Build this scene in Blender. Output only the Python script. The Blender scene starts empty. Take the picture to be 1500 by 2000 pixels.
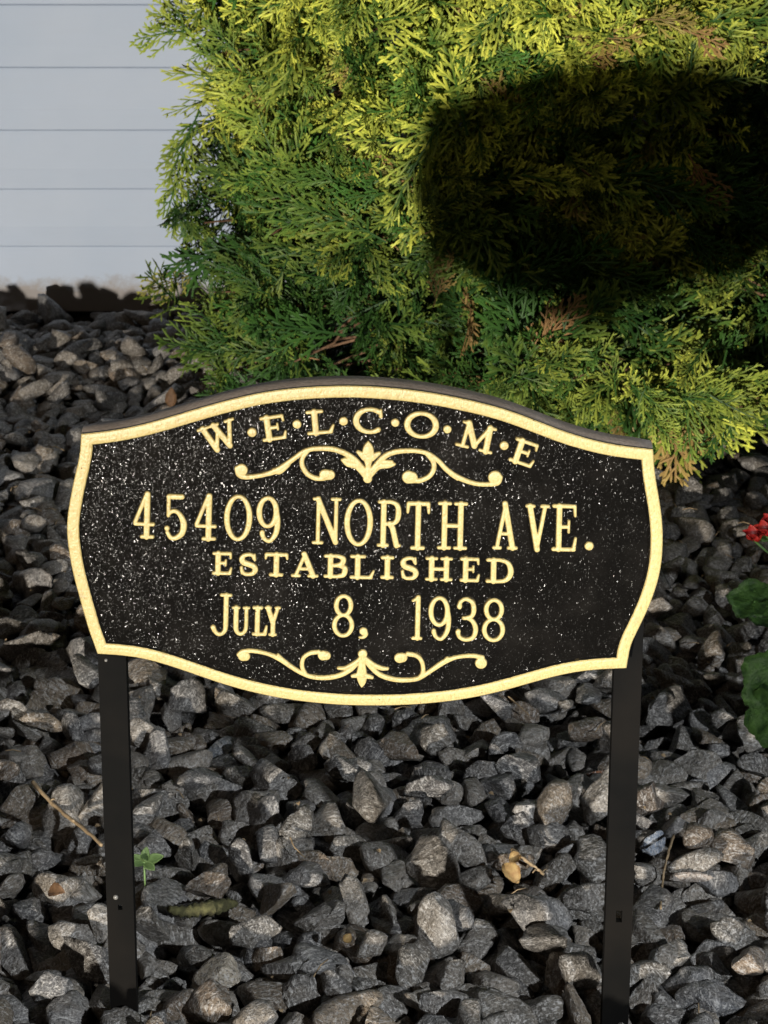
import bpy, bmesh, math, random
import numpy as np
from mathutils import Vector, Matrix, noise as mnoise

random.seed(7)
rng = np.random.default_rng(11)
SC = bpy.context.scene
COL = SC.collection
R = math.radians

# ------------------------------------------------------------------ camera
CAM_H = 0.86
PITCH = R(19.1)
FPX = 4300.0            # focal length in photo pixels (photo 1500 x 2000)
cam = bpy.data.cameras.new('camera')
cam_o = bpy.data.objects.new('camera', cam)
COL.objects.link(cam_o)
cam.sensor_fit = 'HORIZONTAL'
cam.sensor_width = 36.0
cam.lens = 36.0 * FPX / 1500.0
cam.clip_start = 0.02
cam.clip_end = 200
cam_o.location = (0, 0, CAM_H)
cam_o.rotation_euler = (math.pi / 2 - PITCH, 0, 0)
cam.dof.use_dof = True
cam.dof.focus_distance = 1.50
cam.dof.aperture_fstop = 52
SC.camera = cam_o

# ------------------------------------------------------------------ night sky, faint glow from above
SUN_EL, SUN_AZ = R(34), R(210)
world = bpy.data.worlds.new('World')
SC.world = world
world.use_nodes = True
wn = world.node_tree
bg = wn.nodes['Background']
sky = wn.nodes.new('ShaderNodeTexSky')
sky.sky_type = 'NISHITA'
sky.sun_disc = False
sky.sun_elevation = SUN_EL
sky.sun_rotation = SUN_AZ
wn.links.new(sky.outputs[0], bg.inputs[0])
bg.inputs[1].default_value = 0.0013
sun = bpy.data.lights.new('sun', 'SUN')
sun.energy = 0.13
sun.angle = R(14)
sun.color = (1.0, 0.80, 0.60)
sun_o = bpy.data.objects.new('sun', sun)
COL.objects.link(sun_o)
sun_o.rotation_euler = (math.pi / 2 - SUN_EL, 0, R(-30))
sun_o.location = (-1, -2, 3)

# the garden floodlight stands on the ground behind the camera (built below)
LAMP = Vector((-1.20, -3.40, 0.27))
LAMP_POWER = 1960.0

SC.view_settings.view_transform = 'Standard'
SC.view_settings.look = 'None'
SC.view_settings.exposure = 0.0
SC.view_settings.gamma = 1.0
SC.cycles.sample_clamp_indirect = 6
SC.cycles.max_bounces = 5
SC.cycles.diffuse_bounces = 3
SC.cycles.glossy_bounces = 2
SC.cycles.transmission_bounces = 2
SC.cycles.transparent_max_bounces = 4

# ------------------------------------------------------------------ helpers
FWD = Vector((0, math.cos(PITCH), -math.sin(PITCH)))
UPV = Vector((0, math.sin(PITCH), math.cos(PITCH)))
def ray(px, py):
    return FWD + Vector((1, 0, 0)) * ((px - 750) / FPX) + UPV * ((1000 - py) / FPX)
def on_y(px, py, y):
    d = ray(px, py); t = y / d.y
    return Vector((d.x * t, y, CAM_H + d.z * t))
def on_z(px, py, z=0.0):
    d = ray(px, py); t = (z - CAM_H) / d.z
    return Vector((d.x * t, d.y * t, z))

def tag(o, label=None, cat=None, group=None, kind=None):
    if label: o['label'] = label
    if cat: o['category'] = cat
    if group: o['group'] = group
    if kind: o['kind'] = kind
    return o
def thing(name, loc, label, cat, group=None):
    o = bpy.data.objects.new(name, None)
    o.empty_display_size = 0.05
    COL.objects.link(o)
    o.location = loc
    return tag(o, label, cat, group)
def link_mesh(name, me, mats, parent=None, smooth=False):
    o = bpy.data.objects.new(name, me)
    COL.objects.link(o)
    if not isinstance(mats, (list, tuple)): mats = [mats]
    for m in mats: me.materials.append(m)
    if smooth:
        me.polygons.foreach_set('use_smooth', np.ones(len(me.polygons), dtype=bool))
    if parent:
        o.parent = parent
        # geometry is authored in world space: bring it into the parent's space
        w = Matrix.Identity(4)
        p = parent
        while p: w = Matrix.Translation(p.location) @ w; p = p.parent
        me.transform(w.inverted())
    return o
def from_arrays(name, V, F, smooth=True):
    """V (n,3) floats, F (m,k) ints, k = 3 or 4"""
    V = np.asarray(V, dtype=np.float32); F = np.asarray(F, dtype=np.int32)
    me = bpy.data.meshes.new(name)
    k = F.shape[1]
    me.vertices.add(len(V)); me.vertices.foreach_set('co', V.ravel())
    me.loops.add(F.size); me.loops.foreach_set('vertex_index', F.ravel())
    me.polygons.add(len(F))
    me.polygons.foreach_set('loop_start', np.arange(0, F.size, k, dtype=np.int32))
    me.update(calc_edges=True)
    me.polygons.foreach_set('use_smooth', np.full(len(F), smooth, dtype=bool))
    return me
def from_bm(name, bm):
    me = bpy.data.meshes.new(name); bm.to_mesh(me); bm.free(); return me
def set_color(me, name, C):
    a = me.color_attributes.new(name, 'FLOAT_COLOR', 'POINT')
    C = np.asarray(C, dtype=np.float32)
    if C.shape[1] == 3: C = np.hstack([C, np.ones((len(C), 1), dtype=np.float32)])
    a.data.foreach_set('color', C.ravel())
def set_vec(me, name, C):
    a = me.attributes.new(name, 'FLOAT_VECTOR', 'POINT')
    a.data.foreach_set('vector', np.asarray(C, dtype=np.float32).ravel())
def set_float(me, name, C):
    a = me.attributes.new(name, 'FLOAT', 'POINT')
    a.data.foreach_set('value', np.asarray(C, dtype=np.float32).ravel())

def box(bm, x0, x1, y0, y1, z0, z1):
    vs = [bm.verts.new(p) for p in ((x0,y0,z0),(x1,y0,z0),(x1,y1,z0),(x0,y1,z0),(x0,y0,z1),(x1,y0,z1),(x1,y1,z1),(x0,y1,z1))]
    for f in ((0,3,2,1),(4,5,6,7),(0,1,5,4),(1,2,6,5),(2,3,7,6),(3,0,4,7)):
        bm.faces.new([vs[i] for i in f])
    return vs
def tube(bm, pts, radii, n=8, cap=True):
    pts = [Vector(p) for p in pts]
    if not isinstance(radii, (list, tuple)): radii = [radii] * len(pts)
    rings = []
    ref = Vector((0.3, 0.2, 1)).normalized()
    for i, p in enumerate(pts):
        a = pts[max(i - 1, 0)]; b = pts[min(i + 1, len(pts) - 1)]
        t = (b - a).normalized()
        if abs(t.dot(ref)) > 0.95: ref = Vector((1, 0.1, 0))
        u = t.cross(ref).normalized(); v = t.cross(u)
        rings.append([bm.verts.new(p + (u * math.cos(2*math.pi*k/n) + v * math.sin(2*math.pi*k/n)) * radii[i]) for k in range(n)])
    for r0, r1 in zip(rings, rings[1:]):
        for k in range(n): bm.faces.new((r0[k], r0[(k+1) % n], r1[(k+1) % n], r1[k]))
    if cap:
        bm.faces.new(rings[0][::-1]); bm.faces.new(rings[-1])
def spline(P, n=8):
    """Catmull-Rom through points"""
    P = [tuple(p) for p in P]
    if len(P) < 3: return P
    Q = [P[0]] + P + [P[-1]]
    out = []
    for i in range(1, len(Q) - 2):
        for k in range(n):
            t = k / n
            out.append(tuple(0.5 * ((2*b) + (-a + c)*t + (2*a - 5*b + 4*c - d)*t*t + (-a + 3*b - 3*c + d)*t**3)
                             for a, b, c, d in zip(Q[i-1], Q[i], Q[i+1], Q[i+2])))
    out.append(P[-1])
    return out

# ------------------------------------------------------------------ materials
class NT:
    def __init__(s, name):
        s.m = bpy.data.materials.new(name); s.m.use_nodes = True
        s.t = s.m.node_tree; s.b = s.t.nodes['Principled BSDF']
    def n(s, typ, **kw):
        nd = s.t.nodes.new(typ)
        for k, v in kw.items():
            if k in ('operation', 'blend_type', 'data_type', 'feature', 'attribute_name', 'distance', 'interpolation_type', 'noise_dimensions', 'noise_type'):
                setattr(nd, k, v)
            else: nd.inputs[k.replace('_', ' ')].default_value = v
        return nd
    def l(s, a, b): s.t.links.new(a, b)
    def ramp(s, fac, stops):
        r = s.t.nodes.new('ShaderNodeValToRGB')
        e = r.color_ramp.elements
        while len(e) < len(stops): e.new(0.5)
        for el, (p, c) in zip(e, stops):
            el.position = p; el.color = (c[0], c[1], c[2], 1) if len(c) == 3 else c
        s.l(fac, r.inputs[0]); return r.outputs[0]
    def mix(s, fac, a, b, mode='MIX'):
        m = s.t.nodes.new('ShaderNodeMix'); m.data_type = 'RGBA'; m.blend_type = mode
        for i, v in ((0, fac), (6, a), (7, b)):
            if hasattr(v, 'links') or isinstance(v, bpy.types.NodeSocket): s.l(v, m.inputs[i])
            else: m.inputs[i].default_value = v if i == 0 else (v[0], v[1], v[2], 1)
        return m.outputs[2]
    def math(s, op, a, b=0.0):
        m = s.t.nodes.new('ShaderNodeMath'); m.operation = op
        for i, v in ((0, a), (1, b)):
            if isinstance(v, bpy.types.NodeSocket): s.l(v, m.inputs[i])
            else: m.inputs[i].default_value = v
        return m.outputs[0]
    def bump(s, h, strength, dist, prev=None):
        b = s.t.nodes.new('ShaderNodeBump'); b.inputs['Strength'].default_value = strength; b.inputs['Distance'].default_value = dist
        s.l(h, b.inputs['Height'])
        if prev: s.l(prev, b.inputs['Normal'])
        return b.outputs[0]
    def out(s, col=None, rough=None, nrm=None, **kw):
        if col is not None:
            if isinstance(col, bpy.types.NodeSocket): s.l(col, s.b.inputs['Base Color'])
            else: s.b.inputs['Base Color'].default_value = (*col, 1)
        if rough is not None:
            if isinstance(rough, bpy.types.NodeSocket): s.l(rough, s.b.inputs['Roughness'])
            else: s.b.inputs['Roughness'].default_value = rough
        if nrm is not None: s.l(nrm, s.b.inputs['Normal'])
        for k, v in kw.items(): s.b.inputs[k.replace('_', ' ')].default_value = v
        return s.m
    def obj(s):
        return s.t.nodes.new('ShaderNodeTexCoord').outputs['Object']
def noise(t, vec, scale, detail=3, rough=0.55, dist=0.0):
    n = t.t.nodes.new('ShaderNodeTexNoise')
    n.inputs['Scale'].default_value = scale; n.inputs['Detail'].default_value = detail
    n.inputs['Roughness'].default_value = rough; n.inputs['Distortion'].default_value = dist
    t.l(vec, n.inputs['Vector']); return n.outputs[0]

def mat_black_cast():
    t = NT('black_cast_enamel'); v = t.obj()
    a = noise(t, v, 520, 3, 0.65)
    b = noise(t, v, 190, 2, 0.5)
    vor = t.t.nodes.new('ShaderNodeTexVoronoi'); vor.inputs['Scale'].default_value = 620; t.l(v, vor.inputs['Vector'])
    h = t.math('ADD', t.math('ADD', a, t.math('MULTIPLY', vor.outputs[0], -0.5)), t.math('MULTIPLY', b, 0.8))
    nb = t.bump(h, 0.5, 0.0005)
    mp = t.t.nodes.new('ShaderNodeMapping'); mp.inputs['Scale'].default_value = (1, 1, 0.62); t.l(v, mp.inputs['Vector'])
    vo = t.t.nodes.new('ShaderNodeTexVoronoi'); vo.inputs['Scale'].default_value = 1150; t.l(mp.outputs[0], vo.inputs['Vector'])
    def vm(op, a, b):
        m = t.t.nodes.new('ShaderNodeVectorMath'); m.operation = op
        for i, q in ((0, a), (1, b)):
            if isinstance(q, bpy.types.NodeSocket): t.l(q, m.inputs[i])
            elif op == 'SCALE' and i == 1: m.inputs['Scale'].default_value = q
            else: m.inputs[i].default_value = q
        return m.outputs[0]
    grain = vm('SCALE', vm('SUBTRACT', vo.outputs['Color'], (0.5, 0.5, 0.5)), 0.27)
    nb = vm('NORMALIZE', vm('ADD', nb, grain), (0, 0, 0))
    col = t.mix(t.ramp(noise(t, v, 30, 4), [(0.45, (0, 0, 0)), (0.75, (1, 1, 1))]), (0.004, 0.0036, 0.0032), (0.009, 0.008, 0.007))
    sep = t.t.nodes.new('ShaderNodeSeparateColor'); vo2 = t.t.nodes.new('ShaderNodeTexVoronoi'); vo2.inputs['Scale'].default_value = 1150
    t.l(mp.outputs[0], vo2.inputs['Vector']); wn = t.t.nodes.new('ShaderNodeTexWhiteNoise'); t.l(vo2.outputs['Position'], wn.inputs['Vector'])
    patch = t.ramp(noise(t, v, 22, 3, 0.6), [(0.3, (0, 0, 0)), (0.7, (1, 1, 1))])
    pick = t.math('GREATER_THAN', t.math('ADD', wn.outputs[0], t.math('MULTIPLY', patch, 0.26)), 0.90)
    t.l(t.math('ADD', t.math('MULTIPLY', pick, 0.17), 0.03), t.b.inputs['Specular IOR Level'])
    return t.out(col, 0.14, nb)
def mat_gold():
    """gold paint on the raised faces, black enamel down their sides (attribute 'face' is the raised height)"""
    t = NT('gold_painted_relief'); v = t.obj()
    at = t.n('ShaderNodeAttribute', attribute_name='face')
    k = t.ramp(t.math('ADD', at.outputs['Fac'], t.math('MULTIPLY', t.math('SUBTRACT', noise(t, v, 500, 2), 0.5), 0.35)), [(0.50, (0, 0, 0)), (0.62, (1, 1, 1))])
    streak = t.t.nodes.new('ShaderNodeMapping'); streak.inputs['Scale'].default_value = (1, 1, 0.35)
    t.l(v, streak.inputs['Vector'])
    s1 = noise(t, streak.outputs[0], 900, 3, 0.7)
    s2 = noise(t, v, 60, 3, 0.6)
    gold = t.mix(t.ramp(s1, [(0.36, (0, 0, 0)), (0.52, (1, 1, 1))]), (0.32, 0.245, 0.085), (0.45, 0.365, 0.155))
    gold = t.mix(t.ramp(s2, [(0.35, (0, 0, 0)), (0.8, (1, 1, 1))]), gold, (0.42, 0.32, 0.125))
    pit = t.ramp(noise(t, v, 420, 1, 0.5), [(0.23, (1, 1, 1)), (0.28, (0, 0, 0))])
    gold = t.mix(pit, gold, (0.14, 0.09, 0.03))
    col = t.mix(k, (0.010, 0.009, 0.008), gold)
    dirt = t.ramp(noise(t, v, 130, 4, 0.7), [(0.56, (0, 0, 0)), (0.74, (0.55, 0.55, 0.55))])
    col = t.mix(dirt, col, (0.20, 0.145, 0.06))
    nb = t.bump(noise(t, v, 330, 2, 0.6), 0.5, 0.0009, t.bump(s1, 0.40, 0.0006))
    return t.out(col, 0.42, nb, Specular_IOR_Level=0.5)
def mat_edge():
    t = NT('worn_bronze_edge'); v = t.obj()
    s1 = noise(t, v, 420, 4, 0.7); s2 = noise(t, v, 40, 3)
    col = t.mix(t.ramp(s1, [(0.3, (0, 0, 0)), (0.7, (1, 1, 1))]), (0.26, 0.21, 0.17), (0.50, 0.42, 0.35))
    col = t.mix(s2, col, (0.17, 0.13, 0.10))
    return t.out(col, 0.55, t.bump(s1, 0.6, 0.0008), Specular_IOR_Level=0.6)
def mat_post():
    t = NT('matt_black_stake'); v = t.obj()
    s1 = noise(t, v, 700, 3, 0.6); s2 = noise(t, v, 12, 3, 0.6)
    col = t.mix(t.ramp(s2, [(0.4, (0, 0, 0)), (0.7, (1, 1, 1))]), (0.0025, 0.0024, 0.0022), (0.006, 0.005, 0.004))
    return t.out(col, 0.75, t.bump(s1, 0.25, 0.0003), Specular_IOR_Level=0.08)
def mat_simple(name, c1, c2, scale, rough=0.6, bumps=0.4, dist=0.001, spec=0.3, **kw):
    t = NT(name); v = t.obj()
    s = noise(t, v, scale, 4, 0.6)
    col = t.mix(t.ramp(s, [(0.32, (0, 0, 0)), (0.68, (1, 1, 1))]), c1, c2)
    return t.out(col, rough, t.bump(s, bumps, dist), Specular_IOR_Level=spec, **kw)
def mat_stone():
    t = NT('crushed_stone')
    p = t.n('ShaderNodeAttribute', attribute_name='local').outputs['Vector']
    c = t.n('ShaderNodeAttribute', attribute_name='tint').outputs['Color']
    fine = noise(t, p, 430, 3, 0.8)
    mid = noise(t, p, 150, 4, 0.6)
    big = noise(t, p, 38, 3, 0.55)
    mp = t.t.nodes.new('ShaderNodeMapping'); mp.inputs['Scale'].default_value = (1.0, 0.22, 1.0); t.l(p, mp.inputs['Vector'])
    vein = noise(t, mp.outputs[0], 330, 4, 0.65, 1.2)
    col = t.mix(0.62, c, t.ramp(mid, [(0.30, (0.5, 0.5, 0.5)), (0.5, (1.0, 1.0, 1.0)), (0.72, (1.7, 1.7, 1.7))]), 'MULTIPLY')
    col = t.mix(t.ramp(big, [(0.45, (0, 0, 0)), (0.75, (0.5, 0.5, 0.5))]), col, (0.19, 0.155, 0.115))
    sp = t.ramp(vein, [(0.52, (0, 0, 0)), (0.62, (1, 1, 1))])
    col = t.mix(t.math('MULTIPLY', sp, 0.66), col, (0.50, 0.48, 0.455))
    sp2 = t.ramp(fine, [(0.55, (0, 0, 0)), (0.66, (1, 1, 1))])
    col = t.mix(t.math('MULTIPLY', sp2, 0.55), col, (0.46, 0.44, 0.41))
    dk = t.ramp(fine, [(0.36, (1, 1, 1)), (0.47, (0, 0, 0))])
    col = t.mix(t.math('MULTIPLY', dk, 0.7), col, (0.015, 0.014, 0.013))
    b1 = t.bump(mid, 0.9, 0.0040)
    b2 = t.bump(vein, 0.8, 0.0020, b1)
    b3 = t.bump(fine, 0.8, 0.0014, b2)
    return t.out(col, 0.46, b3, Specular_IOR_Level=0.5)
def mat_foliage():
    t = NT('arborvitae_foliage')
    c = t.n('ShaderNodeAttribute', attribute_name='tint').outputs['Color']
    v = t.obj()
    s = noise(t, v, 900, 2, 0.6)
    col = t.mix(0.5, c, t.ramp(s, [(0.3, (0.55, 0.6, 0.5)), (0.7, (1.35, 1.3, 1.1))]), 'MULTIPLY')
    t.out(col, 0.5, t.bump(s, 0.5, 0.0006), Specular_IOR_Level=0.25)
    tr = t.t.nodes.new('ShaderNodeBsdfTranslucent'); t.l(col, tr.inputs[0])
    mx = t.t.nodes.new('ShaderNodeMixShader'); mx.inputs[0].default_value = 0.08
    t.l(t.b.outputs[0], mx.inputs[1]); t.l(tr.outputs[0], mx.inputs[2])
    t.l(mx.outputs[0], t.t.nodes['Material Output'].inputs[0])
    return t.m
def mat_siding():
    t = NT('pale_vinyl_siding'); v = t.obj()
    mp = t.t.nodes.new('ShaderNodeMapping'); mp.inputs['Scale'].default_value = (0.12, 1, 1.0); t.l(v, mp.inputs['Vector'])
    g = noise(t, mp.outputs[0], 160, 4, 0.6)
    s = noise(t, v, 3.5, 4, 0.55)
    d = noise(t, v, 500, 2, 0.6)
    col = t.mix(t.ramp(s, [(0.35, (0, 0, 0)), (0.7, (1, 1, 1))]), (0.31, 0.385, 0.51), (0.365, 0.43, 0.545))
    col = t.mix(t.math('MULTIPLY', g, 0.22), col, (0.31, 0.34, 0.41))
    col = t.mix(t.math('MULTIPLY', d, 0.12), col, (0.36, 0.36, 0.38))
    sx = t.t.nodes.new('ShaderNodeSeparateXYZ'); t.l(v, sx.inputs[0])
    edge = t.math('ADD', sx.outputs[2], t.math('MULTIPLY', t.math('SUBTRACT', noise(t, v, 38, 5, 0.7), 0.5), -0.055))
    foot_shade = t.ramp(edge, [(0.018, (0.85, 0.85, 0.85)), (0.040, (0, 0, 0))])
    col = t.mix(foot_shade, col, (0.20, 0.165, 0.135))      # brown band painted in for the soft shadow along the wall's foot
    return t.out(col, 0.5, t.bump(g, 0.25, 0.0006), Specular_IOR_Level=0.3)
M = dict(black=mat_black_cast(), gold=mat_gold(), edge=mat_edge(), post=mat_post(), stone=mat_stone(),
         fol=mat_foliage(), siding=mat_siding(),
         soil=mat_simple('dark_soil', (0.012, 0.010, 0.008), (0.04, 0.032, 0.024), 90, 0.9, 1.0, 0.004),
         bark=mat_simple('brown_bark', (0.10, 0.055, 0.03), (0.24, 0.14, 0.08), 240, 0.8, 0.8, 0.001),
         straw=mat_simple('dry_straw', (0.18, 0.125, 0.07), (0.33, 0.24, 0.14), 300, 0.7, 0.5, 0.0006),
         leafdry=mat_simple('dry_leaf', (0.42, 0.24, 0.10), (0.62, 0.46, 0.20), 160, 0.6, 0.5, 0.001),
         leafbrown=mat_simple('brown_leaf', (0.13, 0.07, 0.035), (0.26, 0.15, 0.08), 160, 0.6, 0.5, 0.001),
         moss=mat_simple('mossy_bark', (0.035, 0.032, 0.015), (0.10, 0.095, 0.038), 190, 0.9, 1.0, 0.002),
         green=mat_simple('plant_leaf', (0.008, 0.024, 0.006), (0.03, 0.07, 0.014), 110, 0.6, 1.0, 0.003, 0.2),
         seed=mat_simple('seedling_leaf', (0.10, 0.17, 0.06), (0.17, 0.26, 0.10), 200, 0.5, 0.3, 0.0005),
         red=mat_simple('red_petal', (0.30, 0.010, 0.014), (0.40, 0.035, 0.022), 90, 0.45, 0.3, 0.001),
         steel=mat_simple('zinc_bolt', (0.08, 0.075, 0.07), (0.2, 0.19, 0.17), 300, 0.35, 0.3, 0.0003, 0.6),
         housing=mat_simple('lamp_housing', (0.02, 0.02, 0.02), (0.03, 0.03, 0.03), 80, 0.5, 0.2, 0.0005))
tl = NT('lit_lens'); tl.b.inputs['Emission Color'].default_value = (1, 0.93, 0.8, 1); tl.b.inputs['Emission Strength'].default_value = 30
M['lens'] = tl.m

# ------------------------------------------------------------------ ground
GB = -0.075     # soil level under the gravel
def build_ground():
    bm = bmesh.new()
    n = 60
    X = np.concatenate([np.linspace(-40, -2.2, 8), np.linspace(-2, 2, n), np.linspace(2.2, 40, 8)])
    Y = np.concatenate([np.linspace(-40, -0.8, 8), np.linspace(-0.6, 4.2, n), np.linspace(4.5, 40, 8)])
    g = [[bm.verts.new((x, y, GB + 0.008 * mnoise.noise(Vector((x*5, y*5, 0))))) for x in X] for y in Y]
    for j in range(len(Y)-1):
        for i in range(len(X)-1): bm.faces.new((g[j][i], g[j][i+1], g[j+1][i+1], g[j+1][i]))
    o = link_mesh('ground', from_bm('ground', bm), M['soil'], smooth=True)
    tag(o, kind='structure')
build_ground()

# ------------------------------------------------------------------ siding wall
WY = 3.56
def build_wall():
    ys = [585, 482, 370, 255, 133, 10]
    zs = [on_y(300, p, WY).z for p in ys]
    zs[0] -= 0.020
    while zs[-1] < 2.7: zs.append(zs[-1] + 0.108)
    t = thing('house_wall', (0, WY, 0), 'pale blue grey wall of horizontal lap siding behind the round evergreen bush', 'wall')
    prof = []
    for i in range(len(zs) - 1):
        z0, z1 = zs[i] + 0.0018, zs[i+1] - 0.0003
        # lower lip, soft face leaning back, groove
        prof += [(WY + 0.006, z0 - 0.001), (WY - 0.0035, z0 - 0.001), (WY - 0.0050, z0 + 0.0010), (WY - 0.0042, z0 + 0.35*(z1-z0)),
                 (WY - 0.0036, z0 + 0.42*(z1-z0)), (WY + 0.0010, z1 - 0.004), (WY + 0.0015, z1), (WY + 0.006, z1)]
    xs = np.linspace(-2.6, 2.6, 40)
    V = []; F = []
    for x in xs:
        for (y, z) in prof:
            V.append((x, y + 0.0008 * math.sin(x * 3.1 + z * 7) + 0.0006 * mnoise.noise(Vector((x*2, z*6, 3))), z + 0.0012 * mnoise.noise(Vector((x*1.4, z*9, 0)))))
    m = len(prof)
    for i in range(len(xs) - 1):
        for k in range(m - 1): F.append((i*m+k, (i+1)*m+k, (i+1)*m+k+1, i*m+k+1))
    me = from_arrays('siding', V, F, smooth=False)
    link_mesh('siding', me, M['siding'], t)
    bm = bmesh.new(); box(bm, -2.6, 2.6, WY + 0.012, WY + 0.14, GB, zs[-1])
    link_mesh('foundation', from_bm('foundation', bm), M['soil'], t)
build_wall()

# ------------------------------------------------------------------ the sign
SY = 1.392      # plane of the gold faces
SIGN_LOC = Vector((0, SY, 0))
FIELD = 0.0036  # how far the black field lies behind the gold faces
def P2(px, py):
    v = on_y(px, py, SY); return (v.x, v.z)
PXM = 1.0 / 2905.0
sign = thing('address_sign', SIGN_LOC, 'black and gold welcome plaque with raised house address standing on two black stakes', 'sign')

top_c = [(158,848),(220,841),(280,829),(340,812),(400,794),(460,778),(520,765),(600,756),(690,753),(780,759),(860,770),(940,787),(1000,804),(1060,827),(1120,849),(1180,865),(1230,873),(1276,878)]
right_c = [(1276,878),(1280,930),(1288,975),(1294,1020),(1295,1065),(1291,1110),(1281,1150),(1266,1190),(1246,1232),(1231,1264),(1224,1306)]
bot_c = [(1224,1306),(1160,1309),(1100,1318),(1040,1334),(980,1351),(900,1368),(800,1378),(700,1379),(640,1376),(560,1367),(480,1350),(420,1332),(360,1311),(300,1292),(248,1282),(190,1278)]
left_c = [(190,1278),(180,1250),(170,1222),(155,1168),(140,1112),(132,1060),(130,1025),(135,984),(144,938),(154,895),(157,870),(158,848)]
def contour():
    out = []
    for seg in (top_c, right_c, bot_c, left_c):
        s = spline(seg, 5)
        # light smoothing keeps the run even; ends (corners) stay
        s = np.array(s)
        for _ in range(6): s[1:-1] = 0.25*s[:-2] + 0.5*s[1:-1] + 0.25*s[2:]
        dd = np.minimum(np.hypot(*(s - s[0]).T), np.hypot(*(s - s[-1]).T))
        s = np.array([q for q, e, i in zip(s, dd, range(len(s))) if e > 27 or i in (0, len(s)-1)])
        out += [P2(*p) for p in s[:-1]]
    return np.array(out)          # clockwise seen from the camera
C0 = contour()
def offset_ring(C, d):
    """inset by d, mitred"""
    n = len(C); out = np.zeros_like(C)
    for i in range(n):
        a, b, c = C[i-1], C[i], C[(i+1) % n]
        e1 = b - a; e1 /= np.linalg.norm(e1); e2 = c - b; e2 /= np.linalg.norm(e2)
        n1 = np.array((e1[1], -e1[0])); n2 = np.array((e2[1], -e2[0]))   # points inwards for a clockwise run
        m = n1 + n2; m /= np.linalg.norm(m)
        out[i] = b + m * d / max(0.45, float(m @ n1))
    return out
def build_plaque():
    n = len(C0)
    BW = 24.0 * PXM
    def ring_mesh(rings, attr, closed_end=None):
        V = []; F = []; A = []
        for (C, y), a in zip(rings, attr):
            for p in C: V.append((p[0], y, p[1])); A.append(a)
        for r in range(len(rings) - 1):
            for i in range(n): F.append((r*n+i, r*n+(i+1) % n, (r+1)*n+(i+1) % n, (r+1)*n+i))
        return V, F, A
    # raised border
    b = 0.0008
    rings = [(offset_ring(C0, 0.0), SY + 0.0030), (offset_ring(C0, 0.0001), SY + 0.0008), (offset_ring(C0, b), SY), (offset_ring(C0, BW*0.35), SY - 0.0002),
             (offset_ring(C0, BW*0.7), SY - 0.0002), (offset_ring(C0, BW - b), SY), (offset_ring(C0, BW), SY + 0.0008), (offset_ring(C0, BW + 0.0005), SY + FIELD + 0.0004)]
    V, F, A = ring_mesh(rings, [0.1, 0.55, 1, 1, 1, 1, 0.5, 0.0])
    me = from_arrays('border', V, F, smooth=False); set_float(me, 'face', A)
    link_mesh('border', me, M['gold'], sign)
    # body: side wall and back, front field
    D = 0.0195
    rings = [(offset_ring(C0, 0.0003), SY + 0.0028), (offset_ring(C0, -0.0001), SY + 0.0045), (offset_ring(C0, -0.0003), SY + 0.010), (offset_ring(C0, -0.0001), SY + D - 0.003),
             (offset_ring(C0, 0.0008), SY + D - 0.0008), (offset_ring(C0, 0.003), SY + D)]
    V, F, A = ring_mesh(rings, [0]*6)
    # the casting flares upwards to the back along its top edge
    zc = C0[:, 1].mean()
    nn = C0 - offset_ring(C0, 0.001); nn /= np.linalg.norm(nn, axis=1)[:, None]
    up = np.clip((nn[:, 1]-0.55)/0.3, 0, 1)
    V = [(v[0], v[1], v[2] + 0.0022*up[i % n]*min(1.0, max(0.0, (v[1]-SY-0.003)/(D-0.006)))) for i, v in enumerate(V)]
    bm = bmesh.new()
    vs = [bm.verts.new(v) for v in V]
    for f in F:
        fc = bm.faces.new([vs[i] for i in f]); fc.material_index = 1; fc.smooth = True
    fb = bm.faces.new([vs[5*n+i] for i in range(n)]); fb.material_index = 0
    Fr = offset_ring(C0, 0.004)
    ff = bm.faces.new([bm.verts.new((p[0], SY + FIELD, p[1])) for p in Fr])
    bmesh.ops.triangulate(bm, faces=[fb, ff])
    bmesh.ops.recalc_face_normals(bm, faces=bm.faces)
    link_mesh('plaque', from_bm('plaque', bm), [M['black'], M['edge']], sign)
build_plaque()

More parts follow.
